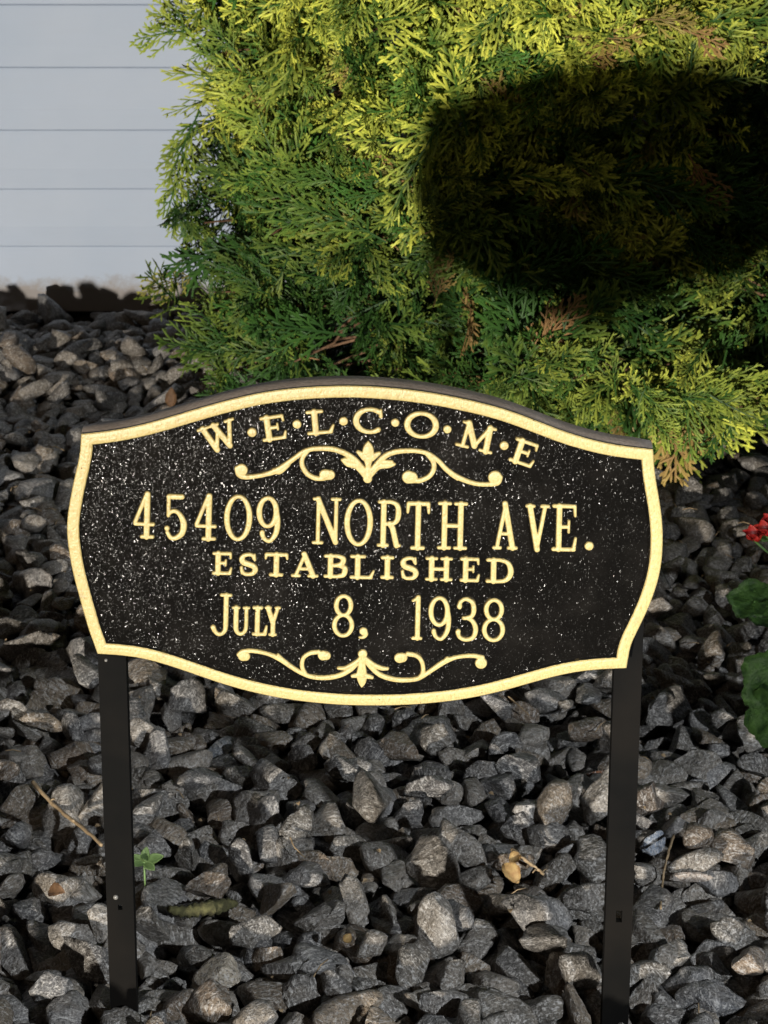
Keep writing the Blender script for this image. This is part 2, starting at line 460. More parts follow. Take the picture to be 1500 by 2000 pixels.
# ---- raised lettering and scrolls: strokes with varying width, swept into relief on a fine grid
CELL = 0.00034
def relief(name, strokes, h=0.0030, label=None, parent=sign):
    """strokes: list of [(x,z,r),...] in metres on the sign plane"""
    segs = []
    for s in strokes:
        if len(s) == 1: segs.append((s[0], s[0]))
        segs += list(zip(s[:-1], s[1:]))
    A = np.array([[*a, *b] for a, b in segs])
    mg = 0.0016
    x0 = min(A[:, 0].min(), A[:, 3].min()) - 0.006; x1 = max(A[:, 0].max(), A[:, 3].max()) + 0.006
    z0 = min(A[:, 1].min(), A[:, 4].min()) - 0.006; z1 = max(A[:, 1].max(), A[:, 4].max()) + 0.006
    nx = int((x1-x0)/CELL)+2; nz = int((z1-z0)/CELL)+2
    S = np.full((nz, nx), 1.0)
    for (ax, az, ar, bx, bz, br) in A:
        r = max(ar, br) + mg
        i0 = max(int((min(ax, bx)-r-x0)/CELL), 0); i1 = min(int((max(ax, bx)+r-x0)/CELL)+2, nx)
        j0 = max(int((min(az, bz)-r-z0)/CELL), 0); j1 = min(int((max(az, bz)+r-z0)/CELL)+2, nz)
        gx = x0 + np.arange(i0, i1)*CELL; gz = z0 + np.arange(j0, j1)*CELL
        GX, GZ = np.meshgrid(gx, gz)
        dx, dz = bx-ax, bz-az; L = dx*dx+dz*dz
        t = np.clip(((GX-ax)*dx+(GZ-az)*dz)/L, 0, 1) if L > 1e-14 else np.zeros_like(GX)
        d = np.hypot(GX-ax-t*dx, GZ-az-t*dz) - (ar+(br-ar)*t)
        S[j0:j1, i0:i1] = np.minimum(S[j0:j1, i0:i1], d)
    # paint face = 1 inside, falling over the bevel
    bev = 0.0011
    k = np.clip(0.5 - S/bev, 0, 1); k = k*k*(3-2*k)
    crown = np.clip(-S/0.003, 0, 1)*0.0003
    Yd = SY + FIELD + 0.0004 - k*(h+0.0006) - crown
    keep = (S < bev*0.95)
    fc = keep[:-1, :-1] & keep[1:, :-1] & keep[:-1, 1:] & keep[1:, 1:]
    idx = -np.ones((nz, nx), dtype=np.int64)
    used = np.zeros((nz, nx), bool)
    used[:-1, :-1] |= fc; used[1:, :-1] |= fc; used[:-1, 1:] |= fc; used[1:, 1:] |= fc
    idx[used] = np.arange(used.sum())
    jj, ii = np.nonzero(used)
    V = np.stack([x0+ii*CELL, Yd[jj, ii], z0+jj*CELL], 1)
    j, i = np.nonzero(fc)
    F = np.stack([idx[j, i], idx[j, i+1], idx[j+1, i+1], idx[j+1, i]], 1)
    me = from_arrays(name, V, F, smooth=True)
    set_float(me, 'face', np.clip(0.5 - (S[jj, ii])/0.0011, 0, 1))
    o = link_mesh(name, me, M['gold'], parent)
    if label: o['label'] = label
    return o

def arc(cx, cy, rx, ry, a0, a1, ws, wt, n=28):
    out = []
    for k in range(n+1):
        a = R(a0 + (a1-a0)*k/n)
        w = wt + (ws-wt)*abs(math.cos(a))**1.3
        out.append((cx+rx*math.cos(a), cy+ry*math.sin(a), w))
    return out
def glyph(ch, T, t, s):
    """strokes in a unit box (x right, y up); T thick, t thin, s serif half-widths in px"""
    g = []
    def L(*p, w=T, w2=None):
        n = len(p)
        g.append([(x, y, w if w2 is None else w + (w2-w)*i/(n-1)) for i, (x, y) in enumerate(p)])
    def sp(p, ws):
        q = spline([(a, b, c) for (a, b), c in zip(p, ws)], 8); g.append(q)
    if ch == 'E':
        L((.24,0),(.24,1)); L((0,1),(.92,1),w=s); L((.93,1),(.96,.78),w=t*.9,w2=s*.7); L((0,0),(.93,0),w=s); L((.92,.02),(1,.26),w=t,w2=s*.7)
        L((.24,.52),(.66,.52),w=t*.9); L((.68,.40),(.68,.66),w=s*.7)
    elif ch == 'L':
        L((.28,0),(.28,1)); L((0,1),(.58,1),w=s); L((0,0),(.9,0),w=s); L((.88,.03),(1,.30),w=t*1.1,w2=s*.7)
    elif ch == 'W':
        L((.13,1),(.33,.0),w=T*.95); L((.33,0),(.47,.62),w=t); L((.44,1),(.70,0),w=T*.95); L((.70,0),(.90,1),w=t*1.1)
        L((0,1),(.27,1),w=s*.9); L((.34,1),(.56,1),w=s*.9); L((.78,1),(1,1),w=s*.9)
    elif ch == 'C':
        g.append(arc(.52,.5,.52,.5,52,308,T,t)); L((.93,.98),(.93,.70),w=s*.7,w2=t)
    elif ch == 'O': g.append(arc(.5,.5,.5,.5,0,360,T,t,44))
    elif ch == 'M':
        L((.17,0),(.20,1),w=t); L((.20,1),(.5,.12),w=T); L((.5,.12),(.82,1),w=t); L((.82,1),(.85,0),w=T)
        L((0,0),(.32,0),w=s*.9); L((.68,0),(1,0),w=s*.9); L((.06,1),(.2,1),w=s*.9); L((.82,1),(.97,1),w=s*.9)
    elif ch == 'N':
        L((.17,0),(.17,1),w=t); L((.15,1),(.86,.02),w=T); L((.86,0),(.86,1),w=t); L((0,0),(.33,0),w=s*.85); L((0,1),(.2,1),w=s*.85); L((.70,1),(1,1),w=s*.85)
    elif ch == 'R':
        L((.22,0),(.22,1)); L((0,0),(.42,0),w=s*.85); L((0,1),(.3,1),w=s*.85)
        sp([(.22,1),(.6,1),(.86,.92),(.92,.74),(.84,.57),(.6,.50),(.22,.50)],[t,t,T*.9,T,T*.9,t,t]); L((.52,.5),(.66,.4),(.86,0)); L((.86,0),(1,.0),w=s*.85)
    elif ch == 'T':
        L((.5,0),(.5,1)); L((.04,1),(.96,1),w=s*1.1); L((.03,.98),(0,.80),w=t,w2=s*.7); L((.97,.98),(1,.80),w=t,w2=s*.7); L((.24,0),(.76,0),w=s)
    elif ch == 'H':
        for x in (.2,.8):
            L((x,0),(x,1)); L((x-.2,0),(x+.2,0),w=s*.9); L((x-.2,1),(x+.2,1),w=s*.9)
        L((.2,.5),(.8,.5),w=t)
    elif ch == 'A':
        L((.5,1),(.13,0),w=t); L((.46,1),(.84,0),w=T); L((.26,.32),(.72,.32),w=t*.9); L((0,0),(.28,0),w=s*.9); L((.66,0),(1,0),w=s*.9)
    elif ch == 'V':
        L((.14,1),(.52,0),w=T); L((.5,0),(.86,1),w=t); L((0,1),(.32,1),w=s*.9); L((.70,1),(1,1),w=s*.9)
    elif ch == 'S':
        sp([(.88,.80),(.74,.97),(.46,1),(.16,.92),(.06,.75),(.18,.59),(.5,.51),(.84,.41),(.96,.23),(.80,.05),(.48,0),(.20,.04),(.06,.20)],
           [t,t,t,T*.8,T,T,T,T,T,T*.8,t,t,t]); L((.90,1),(.92,.74),w=s*.7,w2=t*.8); L((.03,.34),(.06,.05),w=t*.9,w2=s*.7)
    elif ch == 'B':
        L((.26,0),(.26,1)); L((0,0),(.3,0),w=s); L((0,1),(.3,1),w=s)
        sp([(.26,1),(.6,1),(.88,.9),(.90,.74),(.80,.60),(.5,.54),(.26,.54)],[t,t,T*.9,T,T*.9,t,t])
        sp([(.3,.54),(.7,.52),(.98,.42),(1,.26),(.92,.08),(.6,0),(.26,0)],[t,t,T*.9,T,T*.9,t,t])
    elif ch == 'I':
        L((.5,0),(.5,1)); L((0,1),(1,1),w=s); L((0,0),(1,0),w=s)
    elif ch == 'D':
        L((.26,0),(.26,1)); L((0,0),(.3,0),w=s); L((0,1),(.3,1),w=s)
        sp([(.26,1),(.55,1),(.86,.88),(1,.58),(.97,.28),(.78,.06),(.5,0),(.26,0)],[t,t,T*.8,T,T,T*.8,t,t])
    elif ch == 'J':
        L((.74,1),(.74,.25)); sp([(.74,.27),(.72,.12),(.56,.02),(.30,.0),(.10,.08),(.0,.17)],[T,T*.9,t,t,t*1.1,t*1.3]); L((.46,1),(1,1),w=s)
    elif ch == 'U':
        sp([(.2,1),(.2,.30),(.25,.10),(.42,0),(.64,.02),(.80,.14),(.84,.34),(.84,1)],[T,T,T*.9,t,t,t,t,t]); L((0,1),(.38,1),w=s*.8); L((.68,1),(1,1),w=s*.8)
    elif ch == 'Y':
        L((.16,1),(.54,.42),w=T); L((.86,1),(.54,.42),w=t); L((.54,.44),(.54,0),w=T*.95); L((0,1),(.34,1),w=s*.8); L((.72,1),(1,1),w=s*.8); L((.32,0),(.74,0),w=s*.85)
    elif ch == '0': g.append(arc(.5,.5,.5,.5,0,360,T,t*.95,44))
    elif ch == '1':
        L((.62,0),(.62,1)); L((.60,.99),(.02,.92),w=t*1.1,w2=t*.7); L((.1,0),(1,0),w=s)
    elif ch == '3':
        sp([(.10,.80),(.16,.93),(.44,1),(.78,.92),(.88,.75),(.80,.60),(.54,.54),(.34,.53)],[t*1.2,t,t,T*.9,T,T*.9,t,t])
        sp([(.5,.54),(.82,.46),(1,.27),(.88,.07),(.48,0),(.14,.06),(.04,.19)],[t,T*.9,T,T*.9,t,t,t*1.2]); g.append([(.10,.82,T*1.05)]); g.append([(.06,.20,T*1.0)])
    elif ch == '4':
        L((.66,1),(.66,0),w=T*1.05); L((.60,.98),(.03,.34),w=t); L((.03,.30),(1,.29),w=s*.95); L((.40,0),(.98,0),w=s*.95)
    elif ch == '5':
        L((.14,.97),(.86,.97),w=s*1.3); L((.13,.97),(.13,.52),w=t*1.0,w2=t*.9)
        sp([(.13,.54),(.38,.63),(.70,.58),(.98,.36),(.92,.12),(.60,0),(.30,.0),(.10,.12)],[t*.8,t,T*.8,T*1.1,T*1.05,T*.85,T*.8,t]); g.append([(.07,.22,T*.95)])
    elif ch == '8':
        g.append(arc(.5,.76,.42,.24,0,360,T*.95,t*.95,36)); g.append(arc(.5,.26,.5,.26,0,360,T*.95,t*.95,36))
    elif ch == '9':
        g.append(arc(.46,.67,.46,.33,0,360,T,t,36)); sp([(.92,.67),(1,.45),(.92,.18),(.62,0),(.32,.04),(.18,.16)],[T,T,T*.95,t,t,t*1.2]); g.append([(.18,.19,T*.9)])
    elif ch == '.': g.append([(.5,.5,T)])
    elif ch == ',':
        g.append([(.55,.72,T)]); sp([(.80,.62),(.85,.35),(.55,.08),(.1,.02)],[t*1.0,t*1.0,t*.9,t*.6])
    return g
def place(ch, x0, x1, y0, y1, T, t, s, rot=1.4):
    """box in photo px of the UNrotated letter about its own centre; rot clockwise degrees"""
    out = []
    cx, cy = (x0+x1)/2, (y0+y1)/2
    w, h = x1-x0, y1-y0
    rx = s*0.9; ry = min(t, s)
    c, sn = math.cos(R(rot)), math.sin(R(rot))
    for st in glyph(ch, T, t, s):
        q = []
        for (u, v, r) in st:
            lx = (-w/2 + rx) + u*(w-2*rx); ly = (h/2 - ry) - v*(h-2*ry)
            X = cx + lx*c - ly*sn; Y = cy + lx*sn + ly*c
            a, b = P2(X, Y); q.append((a, b, r*PXM))
        out.append(q)
    return out
def line(name, items, T, t, s, label):
    st = []
    for it in items: st += place(it[0], *it[1:5], it[6] if len(it) > 6 else T, t, s, it[5] if len(it) > 5 else 1.4)
    relief(name, st, label=label)

line('welcome_lettering', [
    ('W', 389, 467, 826, 881, -18.5), ('.', 483, 501, 837, 855, 0, 9.5), ('E', 509, 560, 812, 862, -8.5), ('.', 571, 589, 821, 839, 0, 9.0),
    ('L', 598, 654, 801, 850, -5), ('.', 662, 680, 815, 833, 0, 9.0), ('C', 692, 751, 797, 849, 1), ('.', 763, 781, 818, 836, 0, 8.5),
    ('O', 792, 855, 805, 858, 5), ('.', 865, 883, 831, 849, 0, 8.5), ('M', 893, 969, 828, 882, 14), ('.', 976, 994, 863, 881, 0, 9),
    ('E', 999, 1050, 861, 911, 19)], 6.6, 4.3, 3.9, 'gold raised word WELCOME with dots, arched')
line('address_lettering', [
    ('4', 259,303,962,1054), ('5',320,363,965,1056), ('4',379,424,966,1058), ('0',439,491,967,1059), ('9',502,546,970,1062),
    ('N', 609,667,972,1066), ('O',674,727,975,1069), ('R',736,785,978,1071), ('T',792,841,981,1076), ('H',854,914,981,1076),
    ('A', 962,1013,981,1076), ('V',1025,1074,986,1079), ('E',1078,1129,986,1079), ('.',1142,1160,1059,1077, 0, 9.2)], 6.0, 4.4, 4.3, 'gold raised address 45409 NORTH AVE.')
line('established_lettering', [
    ('E',414,455,1079,1125), ('S',467,503,1081,1127), ('T',515,564,1081,1128), ('A',568,623,1080,1130), ('B',632,677,1084,1131), ('L',683,733,1085,1133),
    ('I',743,770,1087,1133), ('S',782,817,1088,1135), ('H',830,885,1089,1137), ('E',898,939,1090,1139), ('D',949,1001,1092,1141)], 6.0, 4.0, 3.8, 'gold raised word ESTABLISHED')
line('month_lettering', [('J',413,453,1160,1244), ('U',451,489,1185,1243), ('L',492,524,1185,1244), ('Y',515,549,1185,1245)], 5.4, 4.2, 3.8, 'gold raised word July')
line('day_lettering', [('8',650,691,1162,1247), (',',697,721,1226,1251,0,8.5)], 5.4, 4.2, 3.8, 'gold raised 8 with a comma')
line('year_lettering', [('1',802,826,1165,1252), ('9',838,880,1166,1253), ('3',890,933,1168,1255), ('8',943,986,1170,1256)], 5.4, 4.2, 3.8, 'gold raised year 1938')

def scroll(name, ox, oy, sc, strokes, label):
    out = []
    for s in strokes:
        q = []
        for (x, y, r) in (spline(s, 8) if len(s) > 2 else s):
            a, b = P2(ox + x/sc, oy + y/sc); q.append((a, b, r/sc*PXM))
        out.append(q)
    relief(name, out, label=label)
scroll('upper_scroll', 440, 840, 2.679, [
    [(85,212,33)], [(62,205,16),(72,238,15),(110,250,14),(200,238,13),(280,210,17),(350,160,14),(420,112,13),(500,100,14),(580,108,15),(660,145,16),(715,200,15),(742,255,18)],
    [(255,216,14),(285,222,14),(330,185,12)],
    [(430,112,14),(404,150,13),(403,190,14),(428,232,14),(470,255,14),(515,258,13)], [(522,238,31),(548,238,27)],
    [(612,160,9),(640,182,14),(690,196,17),(735,240,20)], [(625,158,12),(680,165,16)],
    [(748,66,6),(748,100,27),(748,140,30),(748,190,16),(745,250,22)], [(695,118,11),(730,145,22)], [(805,125,11),(765,148,22)], [(745,258,25)],
    [(750,250,18),(775,205,15),(830,145,16),(890,118,15),(980,112,13),(1055,125,13),(1110,160,13),(1160,212,15),(1220,252,15),(1300,282,13),(1370,288,13),(1425,280,15),(1442,250,12)],
    [(1412,252,37)], [(1215,262,8),(1180,232,14)],
    [(1055,128,13),(1086,165,14),(1092,205,14),(1068,245,14),(1020,268,14),(980,270,13)], [(960,250,36),(975,252,33)],
    [(885,182,9),(855,190,14),(800,196,17),(760,235,18)], [(870,172,12),(820,170,14)]], 'gold raised leafy scroll under WELCOME')
scroll('lower_scroll', 440, 1240, 2.778, [
    [(96,120,30),(110,122,26)], [(72,112,13),(95,96,14),(150,92,13),(230,108,12),(300,138,16),(360,180,14),(420,215,13),(480,234,14),(560,236,15),(630,220,15),(690,185,14),(735,130,14)],
    [(285,112,8),(310,142,14)],
    [(432,215,13),(416,175,13),(424,130,13),(460,104,13),(505,98,14)], [(530,116,30),(548,118,26)],
    [(612,185,9),(650,185,13),(700,162,16),(740,130,14)], [(745,108,27)],
    [(744,120,20),(742,160,20),(740,220,30),(742,255,24),(740,286,6)], [(690,228,11),(725,222,18)], [(796,236,11),(755,225,18)],
    [(750,130,14),(790,180,14),(840,222,15),(910,245,15),(980,250,14),(1050,240,13),(1120,196,14),(1190,150,16),(1260,125,12),(1340,118,13),(1395,128,14)],
    [(1388,158,34)], [(1205,128,8),(1180,158,14)],
    [(1052,240,13),(1073,205,13),(1068,155,13),(1040,120,13),(990,108,14)], [(945,130,30),(962,128,28)],
    [(880,188,10),(845,185,14),(800,165,15),(755,130,14)]], 'gold raised leafy scroll along the bottom of the plaque')

# ---- stakes
def build_post(px_top, px_bot, hole):
    yb = SY + 0.021
    a = on_y(*px_top, yb); b = on_y(*px_bot, yb)
    def cx(z): return a.x + (b.x - a.x) * (z - a.z) / (b.z - a.z)
    w = 0.00975
    zt = a.z + 0.10; zb = GB - 0.02
    hz = on_y(hole[0], hole[1], yb).z; hw, hh = hole[2], hole[3]
    bm = bmesh.new()
    lev = [zb, hz - hh, hz + hh, zt]
    def sect(x0f, x1f, z0, z1):
        vs = box(bm, 0, 1, yb, yb + 0.0062, 0, 1)
        for v in vs:
            z = z0 if v.co.z < 0.5 else z1
            f = x0f if v.co.x < 0.5 else x1f
            v.co.x = cx(z) + f; v.co.z = z
    sect(-w, w, lev[0], lev[1]); sect(-w, -hw, lev[1], lev[2]); sect(hw, w, lev[1], lev[2]); sect(-w, w, lev[2], lev[3])
    # folded side flange
    for s in (-1, 1):
        vs = box(bm, 0, 1, yb + 0.0062, yb + 0.012, 0, 1)
        for v in vs:
            z = zb if v.co.z < 0.5 else zt
            v.co.x = cx(z) + s * (w if v.co.x < 0.5 else w - 0.002); v.co.z = z
    bmesh.ops.recalc_face_normals(bm, faces=bm.faces)
    o = link_mesh('stake', from_bm('stake', bm), M['post'], sign)
    return o, cx, yb
pl, cxl, yb = build_post((219,1300), (240,1930), (227,1772, 0.0016, 0.0022))
pr, cxr, yb = build_post((1226,1330), (1204,1930), (1205,1790, 0.0022, 0.0048))
def bolt(px, py, parent, r=0.0022):
    c = on_y(px, py, SY + 0.021)
    bm = bmesh.new()
    tube(bm, [(c.x, c.y - 0.0018, c.z), (c.x, c.y - 0.0008, c.z), (c.x, c.y + 0.001, c.z)], [r*0.6, r, r], 10)
    o = link_mesh('screw', from_bm('screw', bm), M['steel'], parent, smooth=True)
# screws lie two levels down (sign > stake > screw)
def child_mesh(o, parent):
    o.parent = parent
bolt(226, 1752, sign, 0.0019)
bolt(207, 1289, sign, 0.0012)

# ------------------------------------------------------------------ gravel
def ico(sub):
    bm = bmesh.new(); bmesh.ops.create_icosphere(bm, subdivisions=sub, radius=1.0)
    V = np.array([v.co[:] for v in bm.verts]); F = np.array([[v.index for v in f.verts] for f in bm.faces]); bm.free()
    return V, F
ICO = {s: ico(s) for s in (2, 3, 4)}
def stone_shape(seed, sub):
    r = np.random.default_rng(seed)
    V, F = ICO[sub]; V = V.copy()
    nrm = r.normal(size=(r.integers(8, 14), 3)); nrm /= np.linalg.norm(nrm, axis=1)[:, None]
    ds = r.uniform(0.40, 0.74, len(nrm))
    soft = r.uniform(0.0, 0.02)
    for n, d in zip(nrm, ds):
        q = V @ n - d
        q = np.where(q > 0, q, 0)
        V -= np.outer(q * (1 - soft), n)
    # uneven skin
    off = r.uniform(0, 50, 3)
    amp = r.uniform(0.03, 0.065)
    D = np.array([mnoise.noise(Vector(v*1.9+off)) * 1.4 + mnoise.noise(Vector(v*4.6+off)) * 0.7 + mnoise.noise(Vector(v*9+off)) * 0.35 for v in V])
    V *= (1 + amp * 2.0 * D)[:, None]
    V -= (V.max(0) + V.min(0)) / 2
    V /= (V.max(0) - V.min(0)).max() / 2
    return V, F
NVAR = 30
VAR = {2: [stone_shape(100+i, 2) for i in range(NVAR)], 3: [stone_shape(100+i, 3) for i in range(NVAR)]}
GX0, GY0, GC = -1.5, 0.75, 0.004
GNX, GNY = int(3.0/GC), int(2.81/GC)
HM = np.full((GNY, GNX), GB + 0.012)
RIDGE = lambda y: -0.010 + 0.025*np.exp(-((y-3.16)/0.13)**2)
def rotm(r, tilt=0.55):
    yaw = r.uniform(0, 2*math.pi); tl = r.normal(0, tilt); ax = r.uniform(0, 2*math.pi)
    return np.array(Matrix.Rotation(tl, 3, Vector((math.cos(ax), math.sin(ax), 0))) @ Matrix.Rotation(yaw, 3, 'Z'))
def drop(P, x, y, sink):
    """P rotated vertices about the origin; returns z so that it rests on the pile; updates the height map"""
    i = ((P[:, 0] + x - GX0)/GC).astype(int); j = ((P[:, 1] + y - GY0)/GC).astype(int)
    ok = (i >= 0) & (i < GNX) & (j >= 0) & (j < GNY)
    if not ok.any(): return None
    i, j, pz = i[ok], j[ok], P[ok, 2]
    gap = HM[j, i] - pz
    low = pz < 0
    z = np.quantile(gap[low], 0.92) if low.any() else gap.max()
    z -= sink
    np.maximum.at(HM, (j, i), pz + z)
    return z
TINTS = np.array([(0.088,0.084,0.079),(0.105,0.100,0.094),(0.072,0.071,0.071),(0.120,0.110,0.098),(0.095,0.097,0.103),(0.130,0.122,0.112),(0.098,0.076,0.056),(0.066,0.062,0.056),(0.120,0.098,0.074),(0.055,0.055,0.058)])
post_xy = [(cxl(0), yb), (cxr(0), yb)]
def build_gravel():
    r = np.random.default_rng(5)
    recs = []
    def one(final=False, xlim=None):
        best = None
        for _ in range(7):
            y = r.uniform(0.80, WY - 0.012); w = 1.35
            x = r.uniform(-w, w)
            jj = int((y-GY0)/GC); ii = int((x-GX0)/GC)
            h = HM[max(jj-3,0):jj+4, max(ii-3,0):ii+4].mean()
            if best is None or h < best[0]: best = (h, x, y)
        h, x, y = best
        for (qx, qy) in post_xy:      # the feet of the stakes stay clear of tall stones
            if abs(x-qx) < 0.026 and qy-0.075 < y < qy+0.01 and h > -0.040: return
        s = float(np.clip(r.lognormal(math.log(0.0184), 0.20), 0.0115, 0.029))
        if y > 2.0: s *= 1.05
        v = int(r.integers(NVAR))
        inview = abs(x) < 0.32 + 0.20*y
        sub = 3 if (inview and y < 2.3) else 2
        sc = np.array([r.uniform(1.0, 1.35), r.uniform(0.75, 0.98), r.uniform(0.50, 0.80)]) * s
        V = VAR[2][v][0] * sc
        Rm = rotm(r)
        P = V @ Rm.T
        if y + P[:, 1].max() > WY - 0.006: return
        for (qx, qy) in post_xy:
            if abs(x-qx) < 0.016 and abs(y-qy) < 0.014: return
        z = drop(P, x, y, 0.003)
        if z is None: return
        # settle the height a little: stones never stand above the surface level
        recs.append((x, y, z, v, sub, sc, Rm, r.integers(len(TINTS)), r.uniform(0.75, 1.30), r.uniform(0, 40, 3)))
    target = 0.012
    n = 0
    while n < 26000:
        one(); n += 1
        if n % 500 == 0 and HM[20:-20, 40:-40].mean() > -0.004: break
    print('stones', len(recs), 'attempts', n, 'mean', HM[20:-20, 40:-40].mean(), 'max', HM.max())
    # cull stones fully buried: those whose top lies far below the local surface
    Vs, Fs, Ts, Ls = [], [], [], []
    base = 0; kept = 0
    for (x, y, z, v, sub, sc, Rm, ti, br, off) in recs:
        top = z + sc[2]*1.0
        jj = int(np.clip((y-GY0)/GC, 3, GNY-4)); ii = int(np.clip((x-GX0)/GC, 3, GNX-4))
        loc = HM[jj-2:jj+3, ii-2:ii+3].mean()
        if top < loc - 0.028: continue
        if top < loc - 0.012: sub = 2
        V, F = VAR[sub][v]
        Lc = V * sc
        P = Lc @ Rm.T + (x, y, z + float(RIDGE(y)))
        Vs.append(P); Fs.append(F + base); base += len(P); kept += 1
        c = TINTS[ti] * br * np.array((1.44, 1.37, 1.28))
        Ts.append(np.repeat(c[None], len(P), 0)); Ls.append(Lc + off)
    V = np.concatenate(Vs); F = np.concatenate(Fs)
    print('kept', kept, 'faces', len(F))
    me = from_arrays('gravel', V, F, smooth=True)
    set_color(me, 'tint', np.concatenate(Ts)); set_vec(me, 'local', np.concatenate(Ls))
    o = link_mesh('gravel', me, M['stone'])
    tag(o, 'bed of dark angular crushed stone covering the ground around the sign', 'gravel', kind='stuff')

def surf(px, py):
    """where a photo pixel meets the gravel surface"""
    z = 0.0
    for _ in range(12):
        p = on_z(px, py, z)
        j = int((p.y-GY0)/GC); i = int((p.x-GX0)/GC)
        if 4 <= j < GNY-4 and 4 <= i < GNX-4: z = 0.5*z + 0.5*float(np.quantile(HM[j-3:j+4, i-3:i+4], 0.8))
    return on_z(px, py, z)
build_gravel()
HM += RIDGE(GY0 + np.arange(GNY)*GC)[:, None]

def feature_stone(px, py, dims, yaw, tilt, seed, tint, label, lift=0.45):
    p = surf(px, py)
    V, F = stone_shape(seed, 4)
    Lc = V * (np.array(dims)/2)
    Rm = np.array(Matrix.Rotation(yaw, 3, 'Z') @ Matrix.Rotation(tilt, 3, 'X'))
    P = Lc @ Rm.T
    z = p.z + (P[:, 2].max()) * lift * 0.3
    me = from_arrays('stone', P + (p.x, p.y, z), F, smooth=True)
    set_color(me, 'tint', np.repeat(np.array(tint)[None], len(P), 0)); set_vec(me, 'local', Lc + seed)
    o = link_mesh('stone', me, M['stone'])
    o.location = (p.x, p.y, z); me.transform(Matrix.Translation((-p.x, -p.y, -z)))
    tag(o, label, 'stone', 'single stones that stand out in the gravel')
FS = [
 (1390,1955,(.058,.036,.024), 0.1, .35, 31, (.12,.12,.125), 'large flat grey stone in the gravel, right of the right stake foot'),
 (1262,1950,(.030,.034,.024), 0.0, .5, 32, (.15,.13,.11), 'squarish tan grey stone touching the foot of the right stake'),
 (1350,1712,(.042,.012,.010), -.08, .1, 33, (.24,.20,.17), 'long thin pale slab lying flat right of the right stake'),
 (1275,1655,(.026,.024,.022), .2, .7, 34, (.17,.20,.25), 'bluish grey block of stone just right of the right stake'),
 (1165,1517,(.022,.016,.014), -.1, .3, 35, (.26,.11,.05), 'rusty orange brown stone left of the right stake'),
 (1152,1560,(.034,.020,.018), .05, .5, 36, (.26,.25,.23), 'white streaked stone under the rusty orange one left of the right stake'),
 (425,1910,(.036,.042,.030), .5, .4, 37, (.36,.31,.24), 'brightest cream coloured stone right of the left stake foot'),
 (1362,985,(.042,.020,.016), -.25, .2, 38, (.22,.22,.235), 'smooth pale oval stone beside the right edge of the plaque'),
 (1262,1570,(.034,.034,.030), .1, .6, 39, (.085,.062,.045), 'rounded smooth dark brown stone right of the right stake'),
 (1040,1590,(.034,.034,.024), .3, .8, 40, (.20,.19,.18), 'pale speckled stone in the middle of the gravel left of the right stake'),
 (430,1470,(.046,.026,.022), .5, .3, 41, (.13,.14,.155), 'large bluish grey stone right of the left stake below the plaque'),
 (265,1978,(.075,.040,.026), .05, .3, 42, (.11,.10,.085), 'broad flat brown stone in front of the left stake foot'),
]
for a in FS: feature_stone(*a)

